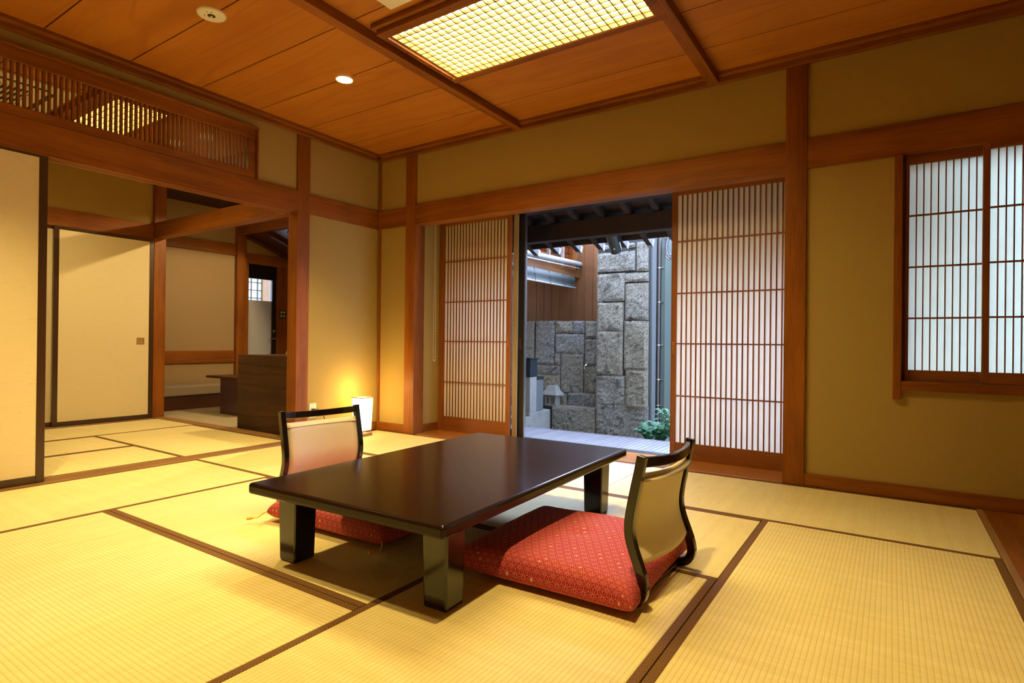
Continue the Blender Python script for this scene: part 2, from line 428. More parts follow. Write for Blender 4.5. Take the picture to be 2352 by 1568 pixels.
# ------------------------------------------------------------------ sliding screens
def screen(name, label, x0, x1, yf, z0, z1, st, top, bot, nv, rows, group, paper, bar=.009, pull=None, depth=.010, cat='shoji screen', stR=None):
    stR = stR or st
    t = thing(name, label, cat, ((x0+x1)/2, yf+.016, z0), 0, group); o = t.location.copy()
    f = MB().box(x0, x0+st, yf, yf+.032, z0, z1).box(x1-stR, x1, yf, yf+.032, z0, z1)
    f.build('stile', 'slat_z', t, o, bevel=.002)
    f = MB().box(x0+st, x1-stR, yf+.001, yf+.031, z1-top, z1); f.build('top_rail', 'slat_x', t, o, bevel=.002)
    f = MB().box(x0+st, x1-stR, yf+.001, yf+.031, z0, z0+bot); f.build('kick_board', 'slat_x', t, o, bevel=.002)
    l = MB(); a, b = x0+st, x1-stR
    for k in range(1, nv+1):
        x = a+(b-a)*k/(nv+1); l.box(x-bar/2, x+bar/2, yf+.004, yf+.004+depth, z0+bot, z1-top)
    for z in rows: l.box(a, b, yf+.002, yf+.004+depth-.002, z-.005, z+.005)
    l.build('lattice', 'slat_z', t, o)
    B(a, b, yf+.0145, yf+.0155, z0+bot-.005, z1-top+.005).build('paper', paper, t, o)
    if pull:
        px_, pz = pull
        p = MB().box(px_-.007, px_+.007, yf-.002, yf+.004, pz-.045, pz+.045); p.build('finger_pull', 'board_z', t, o, bevel=.002)
    return t
ROWS = [1.632, 1.242, .864, .472]
screen('shoji_screen', 'tall sliding paper screen standing between the garden opening and the thick post', 2.772, 3.652, .365, .0, 2.012, .040, .03, .122, 21, ROWS, 'lattice paper screens in the garden doorway', 'shoji_paper', pull=(2.792, .83))
screen('shoji_screen', 'tall sliding paper screen behind the hanging bead chain, left of the garden opening', .468, 1.305, .365, .0, 2.012, .066, .03, .138, 19, ROWS, 'lattice paper screens in the garden doorway', 'shoji_paper', pull=(1.283, .86), stR=.042)
WR = [1.603, 1.311, 1.021]
screen('window_shoji', 'narrow window paper screen nearest the wall post, left leaf of the window pair', 4.228, 4.592, .045, .666, 1.945, .016, .05, .062, 9, WR, 'paper screens in the window', 'window_paper', bar=.006, depth=.008, cat='window screen', stR=.016)
screen('window_shoji', 'front paper screen of the window pair, cut off by the right edge of the picture', 4.566, 4.952, .008, .666, 1.950, .030, .035, .062, 9, WR, 'paper screens in the window', 'window_paper', bar=.006, depth=.008, cat='window screen')

# doorway: threshold boards, track, glazed leaf, weathered stile
struct(B(.40, 3.70, .03, .415, -.06, .0).build('floor_threshold', 'board_x', bevel=.003))
trim(B(.46, 3.66, .415, .50, -.06, .004), 'black'); trim(B(.46, 3.66, .40, .50, 2.015, 2.065), 'black')
trim(B(.46, 3.66, .36, .40, 2.014, 2.06), 'beam_x')
trim(B(1.312, 1.362, .398, .414, 0.0, 2.014), 'weather_z')
gd = struct(MB().box(1.352, 1.418, .425, .460, .006, 2.015).box(.47, .53, .425, .46, .006, 2.015).box(.53, 1.352, .425, .46, .006, .07).box(.53, 1.352, .425, .46, 1.955, 2.015).build('door_1', 'black', bevel=.003))
B(.53, 1.352, .440, .446, .07, 1.955).build('glass_pane', 'glass', gd)
B(1.372, 1.388, .419, .427, .80, .90).build('door_pull', 'dark_z', gd, bevel=.002)
B(1.419, 1.424, .430, .456, .006, 2.015).build('edge_seal', 'steel', gd)

# ------------------------------------------------------------------ transom over the left opening
t = thing('transom_panel', 'slatted wooden transom above the opening to the next room', 'transom', (-.03, -2.6, 2.12)); o = t.location.copy()
f = MB().box(-.05, .012, -3.9, -1.276, 2.505, 2.520).box(-.05, .012, -1.290, -1.276, 2.118, 2.520)
f.build('outer_frame', 'beam_y', t, o, bevel=.002)
f = MB().box(-.045, -.005, -3.9, -1.292, 2.43, 2.505).box(-.045, -.005, -3.9, -1.292, 2.12, 2.178).box(-.045, -.005, -1.35, -1.292, 2.178, 2.43).box(-.045, -.005, -3.9, -3.86, 2.178, 2.43)
f.build('frame', 'beam_y', t, o, bevel=.003)
l = MB(); y = -1.376
while y > -3.85: l.box(-.036, -.014, y-.0062, y+.0062, 2.17, 2.44); y -= .0293
l.build('slats', 'beam_z', t, o)

# ------------------------------------------------------------------ tatami mats
def mat(x0, x1, y0, y1, longx, label, group, ends=(1, 1)):
    cx, cy = (x0+x1)/2, (y0+y1)/2; L, Wd = (x1-x0, y1-y0) if longx else (y1-y0, x1-x0)
    g = .0015
    t = thing('tatami_mat', label, 'tatami mat', (cx, cy, -.055), 0 if longx else PI/2, group)
    bw = .030
    B(-L/2+g, L/2-g, -Wd/2+bw, Wd/2-bw, 0, .055).build('rush_cover', 'tatami', t, bevel=.002)
    for s in (-1, 1):
        a, b = sorted((s*(Wd/2-g), s*(Wd/2-bw)))
        B(-L/2+g, L/2-g, a, b, 0, .0555).build('cloth_border', 'heri', t, bevel=.0015)
    return t
GR = 'tatami mats of the main room'
Y = [-.0, -.885, -1.762, -2.640, -3.53]; X = [.035, .930, 1.835, 2.745, 3.640, 4.547]
mat(X[0], X[2], Y[1], Y[0], 1, 'tatami mat in the back corner, under the glowing floor lamp', GR)
mat(X[2], X[3], Y[1], Y[0], 1, 'half tatami mat before the garden opening, behind the black table', GR)
mat(X[3], X[5], Y[1], Y[0], 1, 'tatami mat along the skirting below the window', GR)
mat(X[0], X[2], Y[2], Y[1], 1, 'tatami mat under the chair beside the left doorway', GR)
mat(X[2], X[4], Y[2], Y[1], 1, 'tatami mat under the garden end of the black table', GR)
mat(X[4], X[5], Y[3], Y[1], 0, 'tatami mat at the right, running along the wooden floor strip', GR)
mat(X[0], X[1], Y[4], Y[2], 0, 'tatami mat along the sill of the left sliding panel', GR)
mat(X[1], X[3], Y[3], Y[2], 1, 'tatami mat under the near left leg of the black table', GR)
mat(X[1], X[3], Y[4], Y[3], 1, 'large foreground tatami mat at the bottom left of the picture', GR)
mat(X[3], X[4], Y[4], Y[2], 0, 'tatami mat under the right cushion chair, running to the bottom edge', GR)
mat(X[4], X[5], Y[4]-.88, Y[3], 0, 'tatami mat at the bottom right corner of the picture, by the floor strip', GR)
GF = 'tatami mats of the next room'
mat(-2.425, -1.635, -2.62, -.885, 0, 'next room mat lying along the closed sliding panel', GF)
mat(-1.632, -.135, -1.765, -.885, 1, 'next room mat in front of the dark counter', GF)
mat(-1.632, -.885, -3.5, -1.768, 0, 'next room mat between the panel mat and the sill mat', GF)
mat(-.882, -.135, -3.5, -1.768, 0, 'next room mat nearest the grooved sill', GF)
# grooved sill between the rooms
s = MB().box(-.132, .033, -4.45, -.79, -.055, -.004)
for x0, x1 in ((-.132, -.112), (-.086, -.074), (-.048, -.036), (-.010, .004), (.022, .033)): s.box(x0, x1, -4.45, -.912, -.006, .0015)
trim(s, 'sill_y', .001)

# ================================================================== SETTING: next room
struct(B(-2.6, -.12, -4.5, -.70, -.16, -.058).build('floor_next_room', 'sill_x'))
c = MB(); y = -.40
while y > -4.5:
    c.box(-2.6, -.1, y-.444, y, ZC, ZC+.012); y -= .452
struct(c.build('ceiling_next_room', 'ceil_x'))
struct(B(-3.7, -.05, -4.6, 2.1, ZC+.013, ZC+.06).build('ceiling_next_room_backing', 'dim'))
w = MB().box(-2.62, -2.52, -4.5, -.9, 2.09, 2.7).box(-2.62, -2.56, -4.5, -.9, -.1, .0).box(-2.62, -2.54, -4.5, -2.6, 0, 2.1)
struct(w.build('wall_next_room', 'plaster'))
struct(B(-2.7, 0, -4.6, -4.45, -.1, 2.75).build('wall_next_room_rear', 'plaster'))
trim(B(-2.60, -2.48, -.902, -.780, 0, 2.64), 'beam_z')
trim(B(-2.6, -2.496, -4.45, -.90, 1.925, 2.095), 'beam_y')
trim(B(-2.49, -.125, -.905, -.795, 1.945, 2.108), 'beam_x')              # beam to the front post
trim(B(-2.47, -.1, -4.45, -.80, 2.60, 2.645) if False else B(-2.52, -2.46, -4.45, -.80, 2.59, 2.645), 'beam_y')
trim(B(-1.78, -1.71, -4.45, -.5, 2.59, 2.645), 'beam_y')
trim(B(-2.5, -.125, -.882, -.765, -.055, .004), 'sill_x')
trim(B(-2.56, -2.428, -4.45, -.90, -.055, .003), 'sill_y')
trim(B(-2.6, -.1, -2.16, -2.09, 2.59, 2.65), 'beam_x')
def fusuma_panel(label, xf, thick, y0, y1, z0, z1, group, fr=.042, pull=None, frz=.045):
    t = thing('fusuma_panel', label, 'sliding panel', (xf-thick/2, (y0+y1)/2, z0), 0, group); o = t.location.copy()
    f = MB().box(xf-thick, xf, y0, y0+fr, z0, z1).box(xf-thick, xf, y1-fr, y1, z0, z1).box(xf-thick, xf, y0+fr, y1-fr, z0, z0+frz).box(xf-thick, xf, y0+fr, y1-fr, z1-frz*.7, z1)
    f.build('frame', 'fusuma_frame', t, o, bevel=.003)
    B(xf-thick+.004, xf-.004, y0+fr, y1-fr, z0+frz, z1-frz*.7).build('cloth_panel', 'fusuma', t, o)
    if pull:
        a, z = pull; p = MB().box(xf-.006, xf+.001, a-.036, a+.036, z-.034, z-.026).box(xf-.006, xf+.001, a-.036, a+.036, z+.026, z+.034).box(xf-.006, xf+.001, a-.036, a-.028, z-.03, z+.03).box(xf-.006, xf+.001, a+.028, a+.036, z-.03, z+.03).box(xf-.008, xf-.0035, a-.03, a+.03, z-.03, z+.03)
        p.build('finger_pull', 'brass', t, o)
    return t
fusuma_panel('cream sliding panel filling the left edge of the picture, dark frame', -.006, .026, -3.50, -2.612, .002, 1.944, 'cream sliding panels')
fusuma_panel('cream sliding panel with a square finger pull in the next room', -2.475, .026, -1.79, -.905, .004, 1.926, 'cream sliding panels', pull=(-1.027, .832))
fusuma_panel('cream sliding panel showing only as a strip, tucked behind the panel with the finger pull', -2.508, .026, -2.62, -1.73, .004, 1.926, 'cream sliding panels')

# lobby beyond the next room
XL = -3.40
struct(B(-3.6, -.125, -.765, 2.0, -.12, .0).build('floor_lobby', 'carpet'))
w = MB().box(XL-.12, XL, -1.2, .55, -.1, 2.65).box(XL-.12, XL, .55, 2.1, 2.08, 2.65).box(XL-.12, XL, 1.42, 2.1, -.1, 2.1)
w.box(-2.56, XL-.1, -1.2, -.88, -.1, 2.65)
struct(w.build('wall_lobby', 'plaster_lobby'))
struct(MB().box(-3.6, -.0, 1.9, 2.02, -.1, 2.7).box(-.12, .0, .14, 1.95, -.1, 2.7).build('wall_lobby_side', 'plaster_lobby'))
struct(B(-3.6, -.12, -.80, 1.95, 2.62, 2.65).build('ceiling_lobby', 'walnut'))
trim(B(XL, XL+.03, -.9, .55, 2.02, 2.167), 'beam_y'); trim(B(XL, XL+.025, -.9, .55, .545, .708), 'beam_y')
trim(B(XL-.02, XL+.06, .553, .690, 0, 2.62), 'beam_z')
trim(B(XL-.02, XL+.03, .69, 1.9, 1.935, 2.08), 'beam_y')
trim(B(XL-.02, XL+.02, .69, .75, 0, 1.935), 'beam_z')
trim(B(XL-.05, XL+.01, 1.215, 1.45, 0, 1.935), 'beam_z')
trim(B(XL+.06, -.1, .555, .655, 2.31, 2.438), 'beam_x')
# sloping dark ceiling of the entry, with rafters under it
SL = (2.095-2.285)/(1.26-.70)
zc_ = lambda y: 2.285+SL*(y-.70)
struct(MB().prism([(.655, zc_(.655)), (1.9, zc_(1.9)), (1.9, zc_(1.9)+.03), (.655, zc_(.655)+.03)], 0, XL-.05, -.13).build('ceiling_entry', 'dark_y'))
for k in range(7):
    x = XL+.20+.42*k
    trim(MB().sweep([(x, .66, zc_(.66)-.025), (x, 1.85, zc_(1.85)-.025)], [(-.024, -.025), (.024, -.025), (.024, .025), (-.024, .025)]), 'dark_y', 0)
# entrance door with frosted lower glass
d = struct(MB().box(XL-.075, XL-.03, .75, .765, 0, 1.93).box(XL-.075, XL-.03, 1.150, 1.215, 0, 1.93).box(XL-.075, XL-.025, .74, 1.22, 1.735, 1.96).box(XL-.075, XL-.03, .765, 1.15, 0, .12).build('door_2', 'black', bevel=.003))
B(XL-.056, XL-.048, .765, 1.15, .12, 1.425).build('frosted_glass', 'frosted', d)
B(XL-.055, XL-.049, .765, 1.15, 1.425, 1.735).build('clear_glass', 'glass', d)
h = MB().box(XL-.03, XL+.02, 1.165, 1.185, .868, .888).box(XL+.008, XL+.024, 1.09, 1.19, .868, .886); h.build('lever_handle', 'steel', d, bevel=.004)
MB().lathe([(.0005, 0), (.02, 0), (.02, .014), (.0005, .014)], (XL-.03, 1.176, .99), 20, (1, 0, 0)).build('lock', 'steel', d)
# small gridded window beyond the entrance door
wn2 = struct(MB().box(-4.42, -4.36, 1.60, 1.66, .9, 2.3).box(-4.42, -4.36, .9, 1.60, 1.92, 2.3).box(-4.44, -4.38, 1.66, 2.2, .9, 2.3).build('window_2', 'sill_z'))
l = MB()
for k in range(6): l.box(-4.40, -4.385, .97+.11*k, .982+.11*k, 1.2, 1.92)
for k in range(5): l.box(-4.40, -4.385, .9, 1.60, 1.40+.125*k, 1.412+.125*k)
l.build('window_bars', 'dark_z', wn2)
B(-4.412, -4.408, .9, 1.60, 1.2, 1.92).build('window_pane', 'window_paper', wn2)

# ------------------------------------------------------------------ lobby furniture
t = thing('bench', 'low upholstered bench along the lobby wall, grey beige cushion', 'bench', (-3.18, -.25, 0)); o = t.location.copy()
B(-3.385, -2.98, -.86, .45, 0, .165).build('base', 'dark_y', t, o, bevel=.004)
B(-3.385, -2.96, -.86, .45, .167, .290).build('cushion', 'cushion_grey', t, o, bevel=.02, seg=3)
t = thing('low_table', 'dark wooden side table by the bench, partly behind the counter', 'table', (-2.2, -.15, 0)); o = t.location.copy()
B(-2.60, -1.72, -.26, .30, .405, .432).build('tabletop', 'dark_x', t, o, bevel=.003)
B(-2.31, -1.80, -.25, -.21, 0, .405).build('leg_panel', 'dark_x', t, o, bevel=.003)
t = thing('counter', 'dark brown walnut counter at the edge of the lobby carpet', 'counter', (-.62, -.6, 0)); o = t.location.copy()
B(-1.10, -.135, -.762, -.735, .005, .715).build('front_panel', 'walnut', t, o, bevel=.002)
B(-1.095, -.135, -.733, -.36, .69, .714).build('top', 'dark_x', t, o, bevel=.002)
B(-1.095, -1.07, -.733, -.36, 0, .69).build('side_panel', 'dark_z', t, o, bevel=.002)
p = wy(659, 808, -.55)
t = thing('ornament', 'small cream object on the counter beside the doorpost', 'ornament', (p.x, -.52, .714)); 
MB().lathe([(.0005, 0), (.035, 0), (.034, .02), (.022, .05), (.018, .065), (.0005, .068)], (0, 0, 0), 20).build('body', 'white', t, smooth=True)
MB().lathe([(.0005, .066), (.013, .066), (.016, .074), (.010, .086), (.0005, .088)], (0, 0, 0), 18).build('knob', 'white', t, smooth=True)
t = thing('switch_plate', 'grey plate with four switches on the red brown panel by the entrance door', 'switch', (XL+.01, 1.295, 1.245)); o = t.location.copy()
B(XL+.01, XL+.018, 1.240, 1.352, 1.175, 1.312).build('plate', 'pipe', t, o, bevel=.002)
for a in (1.272, 1.318):
    for z in (1.215, 1.270): B(XL+.018, XL+.022, a-.012, a+.012, z-.013, z+.013).build('switch_button', 'white', t, o, bevel=.002)

# ------------------------------------------------------------------ ceiling fittings
def lattice_light(name, label, x0, x1, y0, y1, nx, ny, memit, fr, group):
    t = thing(name, label, 'ceiling light', ((x0+x1)/2, (y0+y1)/2, ZC), 0, group); o = t.location.copy()
    f = MB()
    for a0, a1, b0, b1 in ((x0-fr, x1+fr, y0-fr, y0), (x0-fr, x1+fr, y1, y1+fr), (x0-fr, x0-.034, y0, y1), (x0-.014, x0, y0, y1), (x1, x1+fr, y0, y1)):
        f.box(a0, a1, b0, b1, ZC-.058, ZC+.0)
    f.build('frame', 'beam_x', t, o, bevel=.006)
    m = MB()
    for a0, a1, b0, b1 in ((x0-fr-.02, x1+fr+.0, y0-fr-.03, y0-fr), (x0-fr-.02, x1+fr+.0, y1+fr, y1+fr+.03)): m.box(a0, a1, b0, b1, ZC-.032, ZC+.0)
    m.build('moulding', 'beam_x', t, o, bevel=.01, seg=3)
    l = MB()
    for k in range(nx+1): x = x0+(x1-x0)*k/nx; l.box(x-.003, x+.003, y0, y1, ZC-.052, ZC-.035)
    for k in range(ny+1): y = y0+(y1-y0)*k/ny; l.box(x0, x1, y-.003, y+.003, ZC-.052, ZC-.035)
    l.build('lattice', 'lattice', t, o)
    B(x0-.034, x1, y0, y1, ZC-.008, ZC-.002).build('diffuser', memit, t, o)
    return t
lattice_light('lattice_ceiling_light', 'large lit lattice ceiling light above the black table', 1.775, 3.108, -1.590, -.992, 27, 12, 'lamp_main', .060, 'lattice ceiling lights')
lattice_light('lattice_ceiling_light', 'smaller lit lattice light seen through the transom slats', -1.66, -.53, -2.05, -1.69, 22, 7, 'lamp_far', .05, 'lattice ceiling lights')

def spot(loc, watt, ang=1.7, blend=.8, r=.04, parent=None, col=LAMP_COL):
    l = bpy.data.lights.new('bulb_light', 'SPOT'); l.energy = watt; l.spot_size = ang; l.spot_blend = blend; l.shadow_soft_size = r; l.color = col
    ob = bpy.data.objects.new('bulb_light', l); COL.objects.link(ob); ob.location = loc
    if parent: ob.parent = parent
    return ob
def downlight(x, y, label, watt, zc=ZC, group='recessed downlights', name='downlight', **kw):
    t = thing(name, label, 'downlight', (x, y, zc), 0, group)
    MB().lathe([(.062, -.001), (.062, -.006), (.056, -.008), (.052, -.006), (.050, -.001)], (0, 0, 0), 32).build('rim', 'white', t, smooth=True)
    MB().lathe([(.0005, -.004), (.050, -.004), (.050, -.002), (.0005, -.002)], (0, 0, 0), 32).build('bulb', 'bulb', t)
    spot((0, 0, -.03), watt, parent=t, **kw)
    return t
downlight(1.035, -1.300, 'bright lit downlight in the ceiling left of the lattice light', W_SPOT)
downlight(3.45, -2.85, 'lit downlight above the near side of the room, outside the picture', W_SPOT)
downlight(1.035, -3.15, 'lit downlight at the left near the sliding panel, outside the picture', W_SPOT)
t = thing('emergency_light', 'round cream emergency light disc on the ceiling boards, top left', 'emergency light', (1.035, -2.218, ZC))
MB().lathe([(.0005, -.012), (.060, -.012), (.072, -.009), (.075, -.002), (.075, 0)], (0, 0, 0), 40).build('cover', 'white', t, smooth=True)
MB().lathe([(.0005, -.016), (.008, -.015), (.011, -.012), (.020, -.0125), (.020, -.0118)], (0, 0, 0), 24).build('lens', 'dim', t)
MB().ball((0, 0, -.014), .008).build('lamp_bead', 'white', t)
for a, b, w_ in ((-.030, -.020, .003), (-.020, -.028, .003), (.02, -.035, .005), (.035, -.02, .005)): B(a-w_, a+w_, b-.002, b+.002, -.0128, -.011).build('indicator', 'dim', t)
def cassette(label, x0, x1, y0, y1, flip=1):
    t = thing('air_conditioner', label, 'air conditioner', ((x0+x1)/2, (y0+y1)/2, ZC), 0, 'ceiling air conditioners'); o = t.location.copy()
    B(x0, x1, y0, y1, ZC-.022, ZC-.0012).build('panel', 'white', t, o, bevel=.006)
    q = .09
    for a in ((x0+.14, x1-.14, y0+q, y0+q+.035), (x0+.14, x1-.14, y1-q-.035, y1-q), (x0+q, x0+q+.035, y0+.14, y1-.14), (x1-q-.035, x1-q, y0+.14, y1-.14)): B(*a, ZC-.0235, ZC-.020).build('air_slot', 'dim', t, o)
    g = MB(); n = 16; a0, a1, b0, b1 = x0+.2, x1-.2, y0+.2, y1-.2
    for k in range(n): yy = b0+(b1-b0)*(k+.5)/n; g.box(a0, a1, yy-.006, yy+.006, ZC-.026, ZC-.021)
    for k in range(5): xx = a0+(a1-a0)*k/4; g.box(xx-.004, xx+.004, b0, b1, ZC-.027, ZC-.021)
    g.build('grille', 'white', t, o)
    B(a0, a1, b0, b1, ZC-.0235, ZC-.0215).build('grille_recess', 'dim', t, o)
cassette('cream ceiling panel of which one corner shows at the top edge, beside the lattice light', 1.922, 2.85, -2.66, -1.738)
cassette('cream ceiling air conditioner seen through the transom slats', -1.70, -.79, -3.10, -2.195)
t = thing('smoke_detector', 'plain cream disc on the next room ceiling, left of the ribbed one', 'smoke detector', (-1.27, -1.283, ZC), 0, 'discs on the next room ceiling')
MB().lathe([(.0005, -.02), (.05, -.02), (.065, -.006), (.065, 0)], (0, 0, 0), 28).build('cover', 'white', t, smooth=True)
t = thing('smoke_detector', 'ribbed cream disc on the next room ceiling, nearer the lobby', 'smoke detector', (-.868, -1.215, ZC), 0, 'discs on the next room ceiling')
MB().lathe([(.0005, -.04), (.042, -.04), (.045, -.02), (.062, -.016), (.065, 0)], (0, 0, 0), 28).build('cover', 'white', t, smooth=True)
m = MB()
for k in range(4): m.box(-.03, .03, -.028+.016*k, -.022+.016*k, -.042, -.039)
m.build('vent_slots', 'dim', t)
lo_ = downlight(-.75, .45, 'lit downlight over the lobby bench, hidden by the beam', W_LOBBY, zc=2.62, col=(1., .74, .36), ang=2.8, blend=.1)
downlight(-2.55, -.05, 'lit downlight close to the lobby bench, hidden by the lintel', 20, zc=2.62, col=(1., .74, .40), ang=2.0)

# ------------------------------------------------------------------ floor lamp, outlet, bead chain
t = thing('floor_lamp', 'glowing square paper lamp on a wooden base in the back corner', 'lamp', (.165, -.325, 0)); o = t.location.copy()
B(.100, .230, -.390, -.262, 0, .026).build('base', 'sill_x', t, o, bevel=.003)
B(.155, .175, -.335, -.315, .026, .055).build('neck', 'sill_z', t, o)
sh = MB(); a, b = .068, .074
sh.prism([(-a, -a), (a, -a), (a, a), (-a, a)], 2, 0, .001)
sh = MB(); i = 0
for z, q in ((.050, .056), (.345, .066)): sh.v += [(.165-q, -.325-q, z), (.165+q, -.325-q, z), (.165+q, -.325+q, z), (.165-q, -.325+q, z)]
sh.f += [(0, 1, 5, 4), (1, 2, 6, 5), (2, 3, 7, 6), (3, 0, 4, 7), (3, 2, 1, 0)]
ob = sh.build('lamp_shade', 'shade', t, o); md = ob.modifiers.new('thick', 'SOLIDIFY'); md.thickness = .003
for z, q in ((.346, .0665), (.049, .0565)):
    r = MB()
    for s in (-1, 1): r.box(.165-q-.003, .165+q+.003, -.325+s*q-.003, -.325+s*q+.003, z-.004, z+.003); r.box(.165+s*q-.003, .165+s*q+.003, -.325-q, -.325+q, z-.004, z+.003)
    r.build('shade_rim', 'sill_x', t, o)
l = bpy.data.lights.new('bulb_light', 'POINT'); l.energy = 6; l.color = (1., .62, .18); l.shadow_soft_size = .03
lo = bpy.data.objects.new('bulb_light', l); COL.objects.link(lo); lo.parent = t; lo.location = (0, 0, .42)
t = thing('wall_outlet', 'cream wall outlet beside the doorpost, black plug in it', 'outlet', (-.02, -.725, .25)); o = t.location.copy()
B(-.02, -.012, -.760, -.690, .188, .312).build('plate', 'white', t, o, bevel=.002)
B(-.012, -.010, -.741, -.709, .222, .278).build('socket', 'leather', t, o, bevel=.0008)
for z in (.198, .302): MB().lathe([(.0004, 0), (.003, 0), (.003, .001), (.0004, .001)], (-.012, -.725, z), 10, (1, 0, 0)).build('screw', 'steel', t, o)
c = MB().tube([(.012, -.728, .256), (.02, -.70, .262), (.022, -.66, .24), (.022, -.62, .16), (.03, -.58, .06), (.06, -.50, .008), (.10, -.42, .006)], .004)
c.box(-.0095, .014, -.741, -.715, .246, .268)
tag(c.build('power_cord', 'black', None), 'black lamp cord with its plug in the cream wall outlet', 'cord')
t = thing('bead_chain', 'white looped bead chain hanging beside the left paper screen', 'chain', (.556, .2, 2.055)); o = t.location.copy()
z0, z1 = .690, 2.058; n = 46; P = []
for s in (-1, 1):
    for k in range(n): z = z0+(z1-z0)*k/n; P.append((.556+s*(.0115 if z < 1.1 else .0115-.007*(z-1.1)/(z1-1.1)), .2, z))
for k in range(1, 6): a = PI+PI*k/6; P.append((.556+.0115*math.cos(a), .2, z0+.014*math.sin(a)))
b0 = MB().ball((0, 0, 0), .0034, 6).build('bead', 'white', t, smooth=True)
for k, q in enumerate(P):
    b1 = b0
    if k: b1 = b0.copy(); COL.objects.link(b1); b1.parent = t
    b1.location = Vector(q)-o
st_ = [(.556-.0045, .2, z1), (.556-.0115, .2, 1.1), (.556-.0115, .2, z0)] + [(.556+.0115*math.cos(PI+PI*k/6), .2, z0+.014*math.sin(PI+PI*k/6)) for k in range(1, 6)] + [(.556+.0115, .2, z0), (.556+.0115, .2, 1.1), (.556+.0045, .2, z1)]
MB().tube(st_, .0012, 6).build('string', 'white', t, o)

# ------------------------------------------------------------------ black low table
TR = math.radians(1.8)
t = thing('low_table', 'long black brown lacquered low table in the middle of the mats', 'table', (2.570, -1.866, .001), TR)
tw, tl = .474, .764
B(-tw, tw, -tl, tl, .268, .310).build('tabletop', 'tabletop', t, bevel=.012, seg=4)
LW = .05
for sx in (-1, 1):
    for sy in (-1, 1):
        cx, cy = sx*(.335+.03), sy*(.62) 
        l = MB(); i = 0
        a, b = .047, .052
        for z, q in ((0, a), (.268, b)): l.v += [(cx-q, cy-q, z), (cx+q, cy-q, z), (cx+q, cy+q, z), (cx-q, cy+q, z)]
        l.f += [(3, 2, 1, 0), (4, 5, 6, 7), (0, 1, 5, 4), (1, 2, 6, 5), (2, 3, 7, 6), (3, 0, 4, 7)]
        lg = l.build('leg', 'lacquer', t, bevel=.008, seg=3)
        if sx > 0 and sy > 0: MB().lathe([(.0004, 0), (.006, 0), (.006, .002), (.0004, .002)], (cx, cy-a-.003, .225), 12, (0, -1, 0)).build('screw_head', 'brass', lg)

# ------------------------------------------------------------------ legless chairs and floor cushions
PROF = [(-.40, .0125), (-.20, .0125), (-.075, .0125), (-.035, .016), (-.006, .028), (.010, .048), (.015, .072), (.011, .102), (-.004, .145), (-.020, .185), (-.031, .22), (-.036, .25), (-.035, .285), (-.028, .33), (-.016, .39), (-.004, .445), (.006, .497)]
def prof_x(z):
    for (x0, z0), (x1, z1) in zip(PROF[3:], PROF[4:]):
        if z0 <= z <= z1: return x0+(x1-x0)*(z-z0)/(z1-z0)
    return PROF[-1][0]
def smooth_path(P, n=4):
    out = []
    for i in range(len(P)-1):
        p0, p1, p2, p3 = P[max(i-1, 0)], P[i], P[i+1], P[min(i+2, len(P)-1)]
        for k in range(n):
            t_ = k/n
            out.append(tuple(.5*((2*p1[j])+(-p0[j]+p2[j])*t_+(2*p0[j]-5*p1[j]+4*p2[j]-p3[j])*t_*t_+(-p0[j]+3*p1[j]-3*p2[j]+p3[j])*t_**3) for j in range(len(p1))))
    out.append(P[-1]); return out
HW = .222
def legless_chair(label, loc, rz):
    t = thing('legless_chair', label, 'legless chair', loc, rz, 'legless chairs at the table')
    sec = [(-.0155, -.013), (.0155, -.013), (.0155, .013), (-.0155, .013)]
    for s in (-1, 1):
        path = [(x, s*HW, z) for x, z in smooth_path([(x, max(z, .0155)) for x, z in PROF], 3)]
        MB().sweep(path, sec, side=(0, 1, 0)).build('side_frame', 'lacquer', t, smooth=False, bevel=.003)
    n = 12; pts = []
    for k in range(n+1):
        v = -1+2*k/n; pts.append((.000+.036*(1-v*v), v*(HW-.008), .474-.008*(1-v*v)))
    MB().sweep(pts, [(-.017, -.009), (.017, -.009), (.017, .009), (-.017, .009)]).build('top_rail', 'lacquer', t, bevel=.004)
    # padded back
    g = MB(); nz, ny = 18, 14
    def face(off, zt):
        idx = []
        for i in range(nz+1):
            row = []
            for j in range(ny+1):
                v = -1+2*j/ny; bow = .030*(1-v*v)
                z = .142+(zt-.142)*i/nz - .006*(1-v*v)*(i/nz)
                edge = min(1, 6*(1-abs(v)))*min(1, 7*(i/nz)+.15)*min(1, 7*(1-i/nz)+.2)
                row.append(len(g.v)); g.v.append((prof_x(z)+bow+off*(.35+.65*edge), v*(HW-.012), z))
            idx.append(row)
        return idx
    A = face(-.016, .437); C = face(.006, .437)
    for i in range(nz):
        for j in range(ny):
            g.f.append((A[i][j], A[i][j+1], A[i+1][j+1], A[i+1][j])); g.f.append((C[i][j], C[i+1][j], C[i+1][j+1], C[i][j+1]))
    for i in range(nz):
        g.f.append((A[i][0], A[i+1][0], C[i+1][0], C[i][0])); g.f.append((A[i][ny], C[i][ny], C[i+1][ny], A[i+1][ny]))
    for j in range(ny):
        g.f.append((A[0][j], C[0][j], C[0][j+1], A[0][j+1])); g.f.append((A[nz][j], A[nz][j+1], C[nz][j+1], C[nz][j]))
    back = g.build('backrest', 'leather', t, smooth=True)
    roll = MB(); pts = []
    for k in range(n+1):
        v = -1+2*k/n; z = .418-.006*(1-v*v)-.004*abs(v); pts.append((prof_x(z)+.030*(1-v*v)+.006, v*(HW-.014), z))
    roll.sweep(pts, [(.006*math.cos(a*PI/4), .022*math.sin(a*PI/4)) for a in range(8)], side=None)
    roll.build('head_roll', 'leather', back, smooth=True)
    B(-.40, -.03, -HW+.014, HW-.014, .010, .020).build('seat_board', 'lacquer', t, bevel=.002)
    return t
